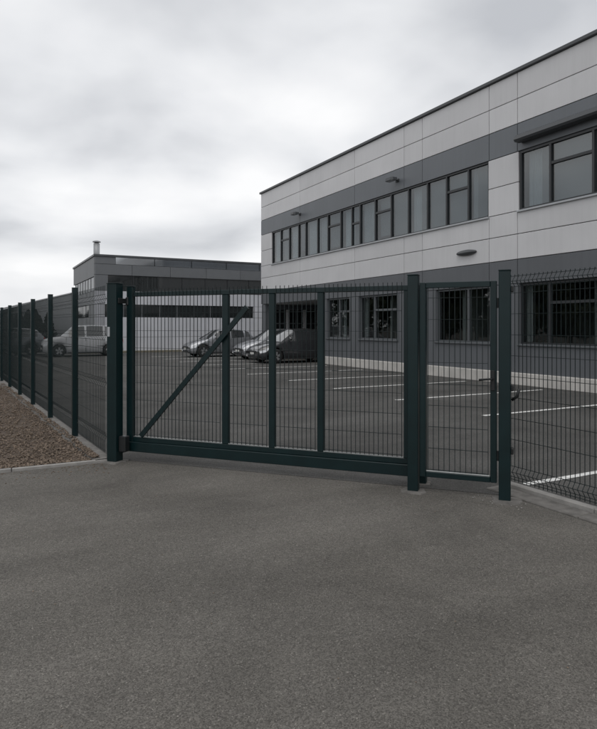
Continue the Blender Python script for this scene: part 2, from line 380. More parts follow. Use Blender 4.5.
# ------------------------------------------------------------------ office building
office = empty('office_building', (D, 10, 0))
tag(office, 'two-storey office building with pale panels, dark grey band and long window strips', 'building')
YA, YB = -10.0, 28.16                                  # ends along Y
ZT, Z1, Z2, Z3, Z4, Z5, Z6, Z7, Z8, Z9 = 8.36, 7.66, 6.99, 6.24, 5.43, 4.655, 4.04, 3.365, 2.71, 1.095
ZP = .334
def ob(x0, x1, y0, y1, z0, z1, name, m, parent=office, bev=None):
    mb = MB()
    ofs = (D, 10, 0)
    (mb.bbox if bev else mb.box)(*( [x0-ofs[0], x1-ofs[0], y0-ofs[1], y1-ofs[1], z0, z1] + ([bev] if bev else []) ))
    return mb.build(name, m, parent)
seams = [YB] + [fy(p) for p in (300, 354.5, 404, 422.3, 489, 517.3)] + [8.45, 5.45, 2.5, -.5, -3.5, -6.5, YA]
G = .009
def panel_row(ya, yb, z0, z1, m, x0=D, th=.05, breaks=seams):
    ys = sorted([y for y in breaks if ya + .05 < y < yb - .05] + [ya, yb])
    for a, b_ in zip(ys[:-1], ys[1:]): ob(x0, x0 + th, a + G, b_ - G, z0 + G, z1 - G, 'cladding_panel', m, bev=.006)
panel_row(YA, YB, Z1, ZT, 'panel'); panel_row(YA, YB, Z2, Z1, 'panel')
panel_row(YA, YB, Z3, Z2, 'dark')
W1a, W1b = fy(488.2), fy(271.6)                        # first window strip
W2b, W2a = fy(518.6), 3.6                              # second strip, runs on past the picture
for ya, yb in ((W1b, YB), (W2b, W1a), (YA, W2a)):
    panel_row(ya, yb, Z4, Z3, 'panel'); panel_row(ya, yb, Z5, Z4, 'panel')
panel_row(YA, YB, Z6, Z5, 'panel'); panel_row(YA, YB, Z7, Z6, 'panel')
panel_row(YA, YB, Z8, Z7, 'slate')
# structural wall behind the panels
ob(D+.055, D+.25, YA, YB-.25, Z3, ZT-.05, 'wall', 'backing'); ob(D+.055, D+.25, YA, YB-.25, Z8+.004, Z5, 'wall', 'backing')
for ya, yb in ((W1b+.004, YB-.25), (W2b+.004, W1a-.004), (YA, W2a-.004)): ob(D+.055, D+.25, ya, yb, Z5+.002, Z3-.002, 'wall', 'backing')
# gable end, back, far end
gx = [D + 2.2 * i for i in range(7)]
for z0, z1, m in ((Z1, ZT, 'panel'), (Z2, Z1, 'panel'), (Z3, Z2, 'dark'), (Z4, Z3, 'panel'), (Z5, Z4, 'panel'), (Z6, Z5, 'panel'), (Z7, Z6, 'panel'), (Z8, Z7, 'slate')):
    for a, b_ in zip(gx[:-1], gx[1:]): ob(a + (.052 if a == D else G), b_ - G, YB - .05, YB, z0 + G, z1 - G, 'cladding_panel', m)
ob(D+.26, D+13.2, YB-.25, YB-.055, Z8+.005, ZT-.06, 'wall', 'backing')
ob(D+13.0, D+13.2, YA, YB-.26, 0, ZT-.06, 'wall', 'slate'); ob(D+.26, D+12.99, YA, YA+.2, 0, ZT-.06, 'wall', 'slate')
ob(D+.26, D+12.99, YA+.21, YB-.26, ZT-.35, ZT-.10, 'roof', 'roof')
ob(D-.07, D+.30, YA-.07, YB+.07, ZT+.002, ZT+.10, 'coping', 'coping', bev=.012)
ob(D+.305, D+13.2, YB-.3, YB+.07, ZT+.002, ZT+.10, 'coping', 'coping', bev=.012)
ob(D+.26, D+12.99, YA+.21, YB-.26, 3.0, 3.3, 'floor_slab', 'inner')
ob(D+.30, D+12.9, YA+.22, YB-.27, Z3+.25, Z3+.32, 'ceiling', 'inner')
for y in (25.0, 21.3, 16.4, 11.9, 7.0, 2.0): ob(D+.40, D+5.6, y-.06, y+.06, 3.305, Z3+.248, 'partition', 'inner')
ob(D+5.61, D+5.73, YA+.3, YB-.3, 3.305, Z3+.248, 'partition', 'inner')

def window(ya, yb, z0, z1, divs, transoms, glass, frame='frame', x=D, sill=True, depth=.09, curt=(), fw=.05, sillm='sill'):
    """divs: inner division lines along Y; transoms: index of bays (from high Y) -> z of transom"""
    oy = (ya + yb) / 2
    root = MB()
    for a in ((ya, ya + fw), (yb - fw, yb)): root.box(depth-.05, depth+.04, a[0]-oy, a[1]-oy, z0 + fw, z1 - fw)
    root.box(depth-.05, depth+.04, ya-oy, yb-oy, z0, z0 + fw); root.box(depth-.05, depth+.04, ya-oy, yb-oy, z1 - fw, z1)
    w = root.build('window', frame, office, loc=(x - D, oy - 10, 0))
    ys = sorted([ya + fw/2, yb - fw/2] + list(divs), reverse=True)
    for d in divs: MB().box(depth-.052, depth+.042, d-oy-.03, d-oy+.03, z0+fw, z1-fw).build('mullion', frame, w)
    for i, (hi, lo) in enumerate(zip(ys[:-1], ys[1:])):
        a, b_ = lo - oy + .025, hi - oy - .025
        if i in transoms:
            zt = transoms[i]
            MB().box(depth-.045, depth+.035, a, b_, zt-.035, zt+.035).build('transom', frame, w)
            for za, zb in ((z0+fw, zt-.035), (zt+.035, z1-fw)): MB().box(depth, depth+.008, a, b_, za, zb).build('glass_pane', glass, w)
        else: MB().box(depth, depth+.008, a, b_, z0+fw, z1-fw).build('glass_pane', glass, w)
        for (bi, f0, f1, m) in curt:
            if bi == i:
                if m == 'blind':                       # flat roller blind, each let down to its own height
                    MB().box(depth+.10, depth+.104, b_-(b_-a)*f1, b_-(b_-a)*f0, z0+.05+random.choice((0, 0, 0, .12, .3)), z1+.05).build('blind', m, w); continue
                c = MB(); n = max(6, int((b_-a)*(f1-f0)*40)); vs = []
                for k in range(n + 1):
                    yy = b_ - (b_ - a) * (f0 + (f1 - f0) * k / n); xx = depth + .14 + .012 * math.sin(k * 1.9) + random.uniform(-.006, .006)
                    vs += [(xx, yy, z0 + .06), (xx, yy, z1 + .1)]
                c.add(vs, [(2*k, 2*k+2, 2*k+3, 2*k+1) for k in range(n)])
                c.build('curtain', m, w)
    if sill: MB().bbox(-.055, depth-.052, ya-oy-.03, yb-oy+.03, z0-.045, z0+.004, .006).build('sill', sillm, w)
    return w
d1_ = [fy(p) for p in (280, 288.4, 297.6, 304.7, 316.6, 326.9, 339.7, 350.8, 359, 374.1, 390.1, 407.3, 426.3, 445.4, 467.2)]
ztr = 5.70
window(W1a, W1b, Z5, Z3, d1_, {1: ztr, 6: ztr, 8: 5.55, 10: ztr, 14: ztr}, 'glass',
       curt=[(0, 0, .9, 'curtain'), (1, .1, 1, 'blind'), (2, 0, .85, 'curtain'), (3, 0, 1, 'blind'), (4, 0, 1, 'curtain'), (5, 0, .7, 'curtain'), (6, 0, 1, 'blind'), (7, .1, 1, 'curtain'), (8, 0, 1, 'blind'),
             (9, 0, .85, 'curtain'), (10, .15, 1, 'blind'), (11, 0, 1, 'blind'), (12, .05, .55, 'curtain'), (12, .55, 1, 'blind'), (13, 0, 1, 'blind'), (14, 0, 1, 'blind'), (15, 0, .3, 'curtain'), (15, .3, 1, 'blind')])
d2_ = [fy(549), fy(592), 7.7, 6.4, 5.0]
window(W2a, W2b, Z5, Z3, d2_, {1: ztr, 4: ztr}, 'glass', curt=[(0, .12, .62, 'curtain'), (0, .62, 1, 'blind'), (1, 0, 1, 'blind'), (2, 0, .8, 'curtain'), (3, 0, 1, 'blind'), (5, 0, 1, 'curtain')], fw=.06)
# sun shade housing over the second strip
sh = MB(); y0, y1 = W2a - .1, fy(521.5)
prof = [(0, 6.66), (-.16, 6.63), (-.27, 6.56), (-.30, 6.47), (-.26, 6.42), (-.10, 6.41), (0, 6.44)]
vs = [(px_, y0 - 10, pz) for px_, pz in prof] + [(px_, y1 - 10, pz) for px_, pz in prof]; n = len(prof)
sh.add(vs, [(i, (i+1) % n, n + (i+1) % n, n + i) for i in range(n)] + [tuple(range(n-1, -1, -1)), tuple(range(n, 2*n))])
sh.build('sun_shade', 'coping', office)

# ground floor: slate piers and spandrels with windows; open undercroft between UY and the corner
UY = 21.75
gw = [(fy(349.5), UY - .25, [fy(338)]), (fy(397.5), fy(358.8), [fy(373.2)]), (fy(490), fy(436), [fy(466.4)]), (6.9, fy(519.2), [fy(547.5)]), (1.8, 5.4, [3.5]), (-3.2, .6, [-1.2])]
prev = UY
for i, (ya, yb, dv) in enumerate(gw):
    ob(D, D+.25, yb+.002, prev, ZP, Z8-.003, 'pier', 'slate'); prev = ya - .002
    ob(D+.004, D+.25, ya, yb, ZP, Z9-.003, 'spandrel', 'slate')
    for e in (ya - .07, yb + .004): ob(D-.012, D+.02, e, e + .066, Z9-.05, Z8-.004, 'window_trim', 'framelt')
    window(ya, yb, Z9, Z8-.003, dv, {1: 2.17} if i != 2 else {}, 'glass_d', frame='framelt' if i != 3 else 'frame', depth=.12, sillm='framelt',
           curt=([(0, 0, .22, 'curtain')] if i in (1, 3) else [(1, .0, .25, 'curtain')] if i == 0 else []))
ob(D, D+.25, YA, prev, ZP, Z8-.003, 'pier', 'slate')
ys = np.linspace(YA, UY, 14)
for a, b_ in zip(ys[:-1], ys[1:]): ob(D-.05, D+.24, a+.004, b_-.004, 0, ZP-.004, 'plinth', 'plinth', bev=.015)
# ground-floor rooms
ob(D+.26, D+12.9, YA+.21, UY-.26, .0, .36, 'floor_slab', 'floor_in')
for y in (17.6, 13.9, 9.4, 6.1, 1.2): ob(D+.40, D+4.9, y-.06, y+.06, .365, 2.995, 'partition', 'inner_d')
ob(D+4.91, D+5.0, YA+.3, UY-.3, .365, 2.995, 'partition', 'inner_d')
for y in (20.2, 18.3, 15.2, 12.6, 11.6, 8.1, 7.1):                       # desks and shelves near the windows
    ob(D+1.0, D+1.8, y-.55, y+.55, 1.05, 1.10, 'desk', 'sill'); ob(D+1.1, D+1.14, y-.28, y+.2, 1.18, 1.5, 'screen', 'frame'); ob(D+4.4, D+4.9, y-.5, y+.3, .37, 2.2, 'cupboard', 'curtain')
# undercroft: return wall, back wall with glazed doors, corner column, soffit
UX = D + 3.4
ob(D+.255, UX+.2, UY-.25, UY, ZP, Z8-.006, 'wall', 'slate'); ob(D+.245, UX-.003, UY-.01, UY+.06, 0, ZP-.004, 'plinth', 'plinth')
ob(D+.06, D+12.9, UY+.01, YB-.06, Z8-.012, Z8-.002, 'soffit', 'inner')
ob(D+.02, D+.42, YB-.45, YB-.05, 0, Z8-.014, 'column', 'slate', bev=.02)
ob(UX+.01, UX+.2, UY+.005, YB-.06, 0, Z8-.015, 'wall', 'wing')
# glazed end of the undercroft
ob(D+.425, UX+.005, YB-.24, YB-.06, 0, .5, 'wall', 'slate'); ob(D+.425, UX+.005, YB-.24, YB-.06, 2.45, Z8-.016, 'wall', 'slate')
for x in (D+.43, D+1.35, D+2.35, D+3.2): ob(x, x+.16, YB-.26, YB-.05, .503, 2.447, 'pier', 'panel')
for x in (D+.595, D+1.515, D+2.515):
    w_ = .68 if x > D+2.4 else (.83 if x > D+1.5 else .75)
    ob(x, x+w_, YB-.17, YB-.13, .503, 2.447, 'glass_pane', 'glass_black'); ob(x+w_/2-.03, x+w_/2+.03, YB-.2, YB-.1715, .503, 2.447, 'mullion', 'framelt'); ob(x, x+w_, YB-.215, YB-.202, 1.7, 1.76, 'transom', 'framelt')
for (ya, yb) in ((22.3, 23.9), (24.3, 25.8), (26.1, 27.6)):
    w = MB()
    oy = (ya + yb)/2
    for a in (ya, yb - .06): w.box(-.05, .0, a - oy, a + .06 - oy, .05, 2.45)
    w.box(-.05, .0, ya+.06 - oy, yb-.06 - oy, 2.39, 2.45); w.box(-.05, .0, ya+.06-oy, yb-.06-oy, .05, .12)
    wo = w.build('door', 'frame', office, loc=(UX - D, oy - 10, 0))
    MB().box(-.05, .0, -.04, .04, .13, 2.38).build('mullion', 'framelt', wo)
    for s_ in (-1, 1):
        a0, a1 = sorted((s_*.045, s_*((yb-ya)/2-.065)))
        MB().box(-.03, -.02, a0, a1, .125, 2.385).build('glass_pane', 'glass_black', wo)
        MB().bbox(-.09, -.055, s_*.07-.012, s_*.07+.012, .9, 1.3, .004).build('handle', 'galv_sheen', wo)

def wall_lamp(px, z, label, big=False):
    y = fy(px); r = empty('wall_lamp', (D - .002, y, z)); tag(r, label, 'lamp', 'wall lamps on the office facade')
    MB().bbox(-.03, 0, -.09, .09, -.05, .05, .006).build('mounting_plate', 'frame', r)
    MB().tube([(-.02, 0, 0), (-.12, 0, .02), (-.22, -.02, .015)], .022, 8).build('arm', 'frame', r, True)
    hd = MB(); prof = [(-.16, -.21), (-.34, -.21), (-.40, -.12), (-.40, .16), (-.34, .22), (-.16, .22)]
    vs = [(x, y_, -.045) for x, y_ in prof] + [(x*.96-.01, y_*.92, .05) for x, y_ in prof]; n = len(prof)
    hd.add(vs, [(i, (i+1) % n, n+(i+1) % n, n+i) for i in range(n)] + [tuple(range(n-1, -1, -1)), tuple(range(n, 2*n))])
    hd.build('lamp_head', 'coping', r); MB().box(-.37, -.18, -.16, .17, -.052, -.046).build('lens', 'sill', r)
wall_lamp(397.5, 6.60, 'black floodlight on the dark band above the middle of the window strip')
wall_lamp(300, 6.63, 'black floodlight on the dark band near the corner of the office')
bl = empty('bulkhead_lamp', (D - .002, fy(467), 3.74)); tag(bl, 'flat oval dark lamp on the pale panels above the ground floor windows', 'lamp')
b = MB(); vs = []; n = 24
for k, (rx, rz, x) in enumerate(((.40, .085, 0), (.40, .085, -.05), (.33, .06, -.10), (.001, .001, -.115))):
    for i in range(n): a = 2*math.pi*i/n; vs.append((x, rx*math.cos(a), rz*math.sin(a)))
b.add(vs, [(r_*n+i, r_*n+(i+1) % n, (r_+1)*n+(i+1) % n, (r_+1)*n+i) for r_ in range(3) for i in range(n)]); b.build('lamp_body', 'coping', bl, True)

# ------------------------------------------------------------------ far building, its low wing
FY, FX, FH = 37.6, 5.98, 5.90
hall = empty('warehouse_hall', (FX, FY, 0)); tag(hall, 'grey flat-roofed hall with black glazing, white lower wall and a steel flue', 'building')
def hb(x0, x1, y0, y1, z0, z1, name, m, parent=hall, bev=None):
    mb = MB(); (mb.bbox if bev else mb.box)(*([x0-FX, x1-FX, y0-FY, y1-FY, z0, z1] + ([bev] if bev else []))); return mb.build(name, m, parent)
XE, YE = 30.0, 47.0
hb(FX+.2, XE, FY+.25, YE, 0, FH-.1, 'wall', 'backing')
xs = [FX, 8.2, 10.6, 13.0, 15.4, 17.8, 20.2, 22.6, 25.0, 27.5, XE]
for a, b_ in zip(xs[:-1], xs[1:]):
    hb(a+.01, b_-.01, FY, FY+.2, 4.72, 5.36, 'cladding_panel', 'fargrey')
    hb(a+.01, b_-.01, FY-(.004), FY+.2, .10, .92, 'cladding_panel', 'farwall'); hb(a+.01, b_-.01, FY, FY+.2, .94, 2.15, 'cladding_panel', 'farwall'); hb(a+.01, b_-.01, FY, FY+.2, 2.94, 3.74, 'cladding_panel', 'farwall')
hb(FX+.01, 7.2, FY, FY+.2, 5.38, FH-.1, 'cladding_panel', 'fargrey')
for x in np.arange(7.22, XE-1, 2.4): hb(x, x+2.36, FY+.03, FY+.07, 5.38, FH-.1, 'glass_pane', 'solar')
hb(FX+.01, 6.75, FY, FY+.2, 3.76, 4.70, 'cladding_panel', 'fargrey')
gz = np.arange(6.77, XE-1.6, 1.55)
for x in gz: hb(x, x+1.50, FY+.08, FY+.15, 3.76, 4.70, 'glass_pane', 'glass_black'); hb(x+1.505, x+1.545, FY+.04, FY+.18, 3.76, 4.70, 'mullion', 'frame')
hb(FX+.01, FX+.6, FY, FY+.2, 2.17, 2.92, 'cladding_panel', 'farwall')
for x in np.arange(FX+.62, 16.0, 1.12): hb(x, x+1.06, FY+.08, FY+.15, 2.17, 2.92, 'glass_pane', 'glass_black'); hb(x+1.065, x+1.115, FY+.04, FY+.18, 2.17, 2.92, 'mullion', 'framelt')
hb(16.35, XE, FY, FY+.2, 2.17, 2.92, 'cladding_panel', 'farwall')
hb(FX-.06, XE, FY-.06, FY+.26, FH-.09, FH+.04, 'coping', 'coping', bev=.01); hb(FX-.06, FX+.26, FY+.262, YE+.06, FH-.09, FH+.04, 'coping', 'coping', bev=.01)
hb(FX+.27, XE, FY+.27, YE, FH-.25, FH-.08, 'roof', 'roof')
yl = [FY+.22, 40.6, 43.8, YE]
for a, b_ in zip(yl[:-1], yl[1:]):
    hb(FX, FX+.18, a+.01, b_-.01, 4.62, FH-.1, 'cladding_panel', 'fargrey')
    for z0, z1 in ((.02, .93), (.95, 2.15), (2.94, 3.74)): hb(FX, FX+.18, a+.01, b_-.01, z0, z1, 'cladding_panel', 'wing')
for y in np.arange(FY+.5, YE-.9, 1.15): hb(FX+.04, FX+.1, y, y+1.06, 3.78, 4.58, 'glass_pane', 'sill'); hb(FX+.01, FX+.14, y+1.065, y+1.145, 3.76, 4.60, 'mullion', 'frame')
hb(FX+.02, FX+.18, FY+.24, FY+.49, 3.76, 4.60, 'cladding_panel', 'fargrey')
for y in np.arange(FY+2.4, YE-1.2, 1.4): hb(FX+.05, FX+.12, y, y+1.3, 2.17, 2.92, 'glass_pane', 'glass_black')
hb(FX+.01, FX+.18, FY+.24, FY+2.38, 2.17, 2.92, 'cladding_panel', 'wing')
fl = MB(); fl.tube([(7.0-FX, 43.2-FY, FH-.1), (7.0-FX, 43.2-FY, 7.32)], .21, 16); flo = fl.build('chimney', 'chim', hall, True)
MB().tube([(7.0-FX, 43.2-FY, 7.32), (7.0-FX, 43.2-FY, 7.40)], .15, 12).build('flue_neck', 'coping', flo); MB().tube([(7.0-FX, 43.2-FY, 7.40), (7.0-FX, 43.2-FY, 7.46), (7.0-FX, 43.2-FY, 7.52)], [.27, .27, .10], 16).build('flue_cap', 'chim', flo)

WA, WB = Vector((5.86, 47.3, 0)), Vector((2.2, 92.0, 0))
wd = (WB - WA); wl = wd.length; wing = empty('low_wing', WA, math.atan2(wd.y, wd.x)); tag(wing, 'long low pale wing stretching back behind the row of dark shrubs', 'building')
MB().box(0, wl, -16, -.2, 0, 3.95).build('wall', 'backing', wing)
for k in range(15):
    a, b_ = wl*k/15+.01, wl*(k+1)/15-.01
    for z0, z1 in ((.0, 1.0), (1.02, 2.5), (2.52, 3.3), (3.32, 4.0)): MB().box(a, b_, -.19, 0, z0, z1).build('cladding_panel', 'wing', wing)
MB().bbox(-.05, wl+.05, -.3, .06, 4.01, 4.10, .01).build('coping', 'chim', wing); MB().box(0, wl, -16, -.31, 3.96, 4.0).build('roof', 'roof', wing)

# ------------------------------------------------------------------ gate line
LP = Vector((1.305, 7.066, 0)); U = Vector((.6554, -.7552, 0)); GA = math.atan2(U.y, U.x)
def gs(px, y):                                        # metres along the gate line at set-back y
    t = (px - 298.5) / 600.0
    return (t * (6.86 + .932 * y) + 2.138 - .363 * y) / (.932 + .363 * t)
def gworld(s, y=0.0, z=0.0): p = LP + U * s + Vector((-U.y, U.x, 0)) * y; return (p.x, p.y, z)

def gate_post(s, y, w, d, h, label, base=None, name='gate_post'):
    r = empty(name, gworld(s, y), GA); tag(r, label, 'post', 'gate posts')
    MB().bbox(-w/2, w/2, 0, d, 0, h, .005).build('shaft', 'green', r)
    MB().bbox(-w/2-.003, w/2+.003, -.003, d+.003, h+.0005, h+.010, .002).build('cap', 'green', r)
    return r
lp = gate_post(0, 0, .130, .130, 2.045, 'thick dark green steel gate post at the corner of bark bed and drive')
MB().bbox(-.052, -.018, -.006, -.0005, 1.44, 1.55, .002).build('label_plate', 'sill', lp)
MB().bbox(.068, .105, .16, .20, 1.80, 1.90, .01).build('stop_bumper', 'hinge', lp); MB().bbox(.0655, .080, .03, .21, 1.82, 1.88, .003).build('bracket', 'hinge', lp)
MB().bbox(.066, .160, .04, .128, .12, .30, .008).build('guide_shoe', 'hinge', lp)
mp = gate_post(3.438, .02, .098, .098, 2.035, 'slim dark green gate post between the sliding gate and the walk-through gate')
rp_ = gate_post(3.40, .325, .09, .09, 1.955, 'second dark green guide post standing close behind the slim gate post')
rp_.location = gworld(gs(421.8, .335), .325)
r4 = gate_post(gs(505, 0), 0, .100, .100, 2.05, 'dark green post with hinges, where the walk-through gate meets the right fence')
for z in (.42, .98, 1.86):
    MB().bbox(.0505, .075, .015, .085, z, z+.055, .005).build('fence_clamp', 'hinge', r4); 
MB().tube([(.06, .05, .90), (.10, .04, .93), (.12, .02, 1.00)], .013, 8).build('pull_handle', 'hinge', r4, True)

def mesh_wires(mb, x0, x1, z0, z1, y, sp=.05, hs=.2, r=.0029, spikes=.03, hz=None, twin=True):
    n = max(2, int(round((x1 - x0) / sp))); 
    for i in range(n + 1):
        x = x0 + (x1 - x0) * i / n; mb.box(x-r, x+r, y-r, y+r, z0, z1 + spikes)
    z = z0 + .02
    while z < z1 + .001:
        for yy in ((y-.0058, y+.0058) if twin else (y-.0058,)): mb.box(x0, x1, yy-r, yy+r, z-.0017, z+.0017)
        z += hs
GY = .205                                              # sliding gate stands behind the posts
sg = empty('sliding_gate', gworld(0, 0), GA); tag(sg, 'wide dark green sliding gate with vertical wire mesh and a diagonal brace', 'gate')
x0, x1 = gs(128.3, GY), gs(419, GY)
ztop = 1.955
MB().bbox(x0, x0+.085, GY-.03, GY+.03, .222, 2.015, .004).build('end_stile', 'green', sg); MB().bbox(x0-.05, x0+.088, GY-.033, GY+.033, 2.017, 2.026, .002).build('stile_cap', 'green', sg)
MB().bbox(x1-.14, x1-.085, GY-.028, GY+.028, .276, ztop-.053, .004).build('end_stile', 'green', sg)
MB().bbox(x0+.087, x1-.03, GY-.028, GY+.028, ztop-.052, ztop, .004).build('top_rail', 'green', sg)
MB().bbox(x0+.087, x1-.03, GY-.026, GY+.026, .222, .274, .004).build('bottom_rail', 'green', sg)
MB().bbox(x0-.03, x1-.02, GY-.045, GY+.045, .108, .2205, .006).build('track_beam', 'green', sg)
MB().bbox(x0-.055, x0-.032, GY-.05, GY+.05, .085, .235, .004).build('beam_cap', 'hinge', sg)
MB().bbox(x0+.09, x1-.145, GY-.020, GY-.004, .2745, .287, .002).build('rail_sky_sheen', 'galv_sheen', sg)  # added pale strip standing in for sky reflected on the rail's top face
bounds = [x0+.085]
for pa, pb in ((223.2, 229.5), (269.8, 275.8), (318.2, 324.4)):
    a, b_ = gs(pa, GY), gs(pb, GY)
    MB().bbox(a, b_, GY-.025, GY+.025, .275, ztop-.053, .004).build('upright', 'green', sg); bounds += [a, b_]
bounds.append(x1-.14)
for i in range(0, len(bounds), 2):
    mb = MB(); mesh_wires(mb, bounds[i]+.018, bounds[i+1]-.018, .288, ztop+.0, GY-.031, .047, .2); mb.build('wire_mesh', 'wire', sg)
bx0, bx1 = gs(141.5, GY-.05), gs(247.5, GY-.05)
MB().bar((bx0, GY-.052, .300), (bx1, GY-.052, 1.765), .052, .03, up=(0, 1, 0)).build('diagonal_brace', 'green', sg)

WY = .06
wg = empty('walk_gate', gworld(gs(424, WY), WY), GA); tag(wg, 'narrow dark green walk-through gate of wire mesh with a black lever handle', 'gate')
wo_ = gs(424, WY); a0, a1 = gs(420.4, WY)-wo_, gs(497.3, WY)-wo_
zt_, zb_ = 1.965, .150
MB().bbox(a0, a0+.055, -.022, .022, zb_, zt_, .004).build('hinge_stile', 'green', wg); MB().bbox(a1-.055, a1, -.022, .022, zb_, zt_, .004).build('lock_stile', 'green', wg)
MB().bbox(a0+.056, a1-.056, -.0215, .0215, zt_-.053, zt_, .004).build('top_rail', 'green', wg); MB().bbox(a0+.056, a1-.056, -.0215, .0215, zb_, zb_+.05, .004).build('bottom_rail', 'green', wg)
MB().bbox(a0+.06, a1-.06, -.015, .000, zb_+.0505, zb_+.062, .002).build('rail_sky_sheen', 'galv_sheen', wg);  # added strip, its pale colour stands for sky sheen on the bottom rail
mb = MB(); mesh_wires(mb, a0+.075, a1-.075, zb_+.05, zt_-.05, -.003, .05, .2, spikes=0); mb.build('wire_mesh', 'wire', wg)
MB().bbox(a1-.05, a1-.015, -.034, -.0225, .98, 1.16, .003).build('lock_plate', 'hinge', wg)
lv = MB(); lv.tube([(a1-.035, -.034, 1.085), (a1-.035, -.07, 1.085), (a1-.06, -.075, 1.085), (a1-.15, -.072, 1.075)], .010, 8); lv.build('lever_handle', 'hinge', wg, True)
for z in (.35, 1.72): MB().tube([(a1+.012, -.012, z), (a1+.012, -.012, z+.09)], .011, 10).build('hinge', 'hinge', wg)

# concrete pads at the post feet (cast round the posts, ragged rim)
def pad(cx, cy, r, h, label, seed):
    b = MB(); n = 30; vs = [(cx, cy, h)]; 
    for k, (q, z) in enumerate(((.62, h), (.97, h*.75), (1.05, -.01))):
        for i in range(n):
            a = 2*math.pi*i/n; sq = 1/max(abs(math.cos(a-GA)), abs(math.sin(a-GA))); rr = r*q*(.55*sq + .42 + .30*noise.noise(Vector((math.cos(a)*1.7+seed, math.sin(a)*1.7, seed)))+.07*noise.noise(Vector((math.cos(a)*6+seed, math.sin(a)*6, 2))))
            vs.append((cx+rr*math.cos(a), cy+rr*math.sin(a), z))
    b.add(vs, [(0, 1+i, 1+(i+1) % n) for i in range(n)] + [(1+k*n+i, 1+(k+1)*n+i, 1+(k+1)*n+(i+1) % n, 1+k*n+(i+1) % n) for k in range(2) for i in range(n)])
    tag(b.build('post_footing', 'concd'), kind='structure')
for (s, y, r, sd_) in ((gs(505, 0)+.01, .04, .125, 1.3), (3.438, .06, .11, 4.2), (rp_.location and gs(421.8, .335), .37, .09, 7.7), (0.0, .06, .135, 9.1)):
    p = gworld(s, y); pad(p[0], p[1], r, .012, '', sd_)
# crumbs of broken concrete round the right post
b = MB()
for k in range(26):
    a = random.uniform(0, 6.28); rr = random.uniform(.10, .30); p = gworld(gs(505, 0)+rr*math.cos(a), rr*math.sin(a)*.8-.02); q = random.uniform(.003, .010)
    b.add([(p[0]+q*random.uniform(.6, 1.3)*x, p[1]+q*random.uniform(.6, 1.3)*y, .006+q*.6*z) for x, y, z in unit], tri)
tag(b.build('concrete_crumbs', 'conc'), 'pale crumbs of broken concrete round the foot of the hinge post', 'rubble', kind='stuff')

# ------------------------------------------------------------------ welded mesh fences with V folds
folds_l = (.28, .90, 1.45, 1.88)
def fold_panel(L_, z0, z1, folds, depth=.03, sp=.05, r=.0024, side=-1):
    """panel in local x (length) / z; folds bulge to local y*side"""
    mb = MB(); prof = []; z = z0
    prof.append((0, z0))
    for fz in folds: prof += [(0, fz-.05), (depth*side, fz), (0, fz+.05)]
    prof.append((0, z1))
    n = int(round(L_/sp))
    for i in range(n + 1):
        x = L_*i/n
        for (ya, za), (yb, zb) in zip(prof[:-1], prof[1:]):
            if zb - za < .001: continue
            mb.add([(x-r, ya-r, za), (x+r, ya-r, za), (x+r, ya+r, za), (x-r, ya+r, za), (x-r, yb-r, zb), (x+r, yb-r, zb), (x+r, yb+r, zb), (x-r, yb+r, zb)],
                   [(0,1,5,4),(1,2,6,5),(2,3,7,6),(3,0,4,7)])
    hz = [z0+.02]
    for fz in folds: hz += [fz-.05, fz, fz+.05]
    zz = z0 + .2
    while zz < z1 - .03:
        if all(abs(zz - h) > .06 for h in hz): hz.append(zz)
        zz += .2
    for h in hz:
        y = 0
        for fz in folds:
            if abs(h - fz) < .001: y = depth*side
        mb.box(0, L_, y-.007-r, y-.007+r, h-r, h+r)
    return mb
lf = empty('mesh_fence', F0, math.atan2(FD.y, FD.x)); tag(lf, 'tall dark green wire mesh fence with posts running back along the bark bed', 'fence')
STEP = 1.985; first = 1.685; np_ = 14
pm = MB().bbox(-.03, .03, -.02, .055, 0, 2.085, .004); post = pm.build('post', 'green', lf)
pan = fold_panel(STEP-.07, .10, 2.03, folds_l, .016).build('mesh_panel', 'wire', lf)
for i in range(np_):
    x = first + STEP*i
    if i == 0: post.location = (x, 0, 0); pan.location = (x+.035, 0, 0)
    else:
        for o_, dx in ((post, 0), (pan, .035)):
            c = o_.copy(); COL.objects.link(c); c.parent = lf; c.location = (x+dx, 0, 0)
p0 = fold_panel(first-.12, .10, 2.03, folds_l, .016); o = p0.build('mesh_panel', 'wire', lf); o.location = (.09, 0, 0)
capm = MB().bbox(-.032, .032, -.022, .057, 2.0855, 2.094, .002).build('post_cap', 'green', lf); capm.location = (first, 0, 0)
for i in range(1, np_): c = capm.copy(); COL.objects.link(c); c.parent = lf; c.location = (first+STEP*i, 0, 0)

rf = empty('mesh_fence', (4.5, 4.20, 0), R(-90)); tag(rf, 'dark green wire mesh fence standing on the low kerb beside the hinge post', 'fence')
folds_r = (.17, 1.985)
def rpanel(x, L_): o = fold_panel(L_, .075, 2.05, folds_r, .035, .047, side=-1).build('mesh_panel', 'wire', rf); o.location = (x, 0, 0); return o
rpanel(0, 2.45)
for x in (2.49, 4.98, 7.47):
    MB().bbox(-.03, .03, -.06, .02, .04, 2.09, .004).build('post', 'green', rf).location = (x, 0, 0)
    if x < 7: rpanel(x+.035, 2.42)

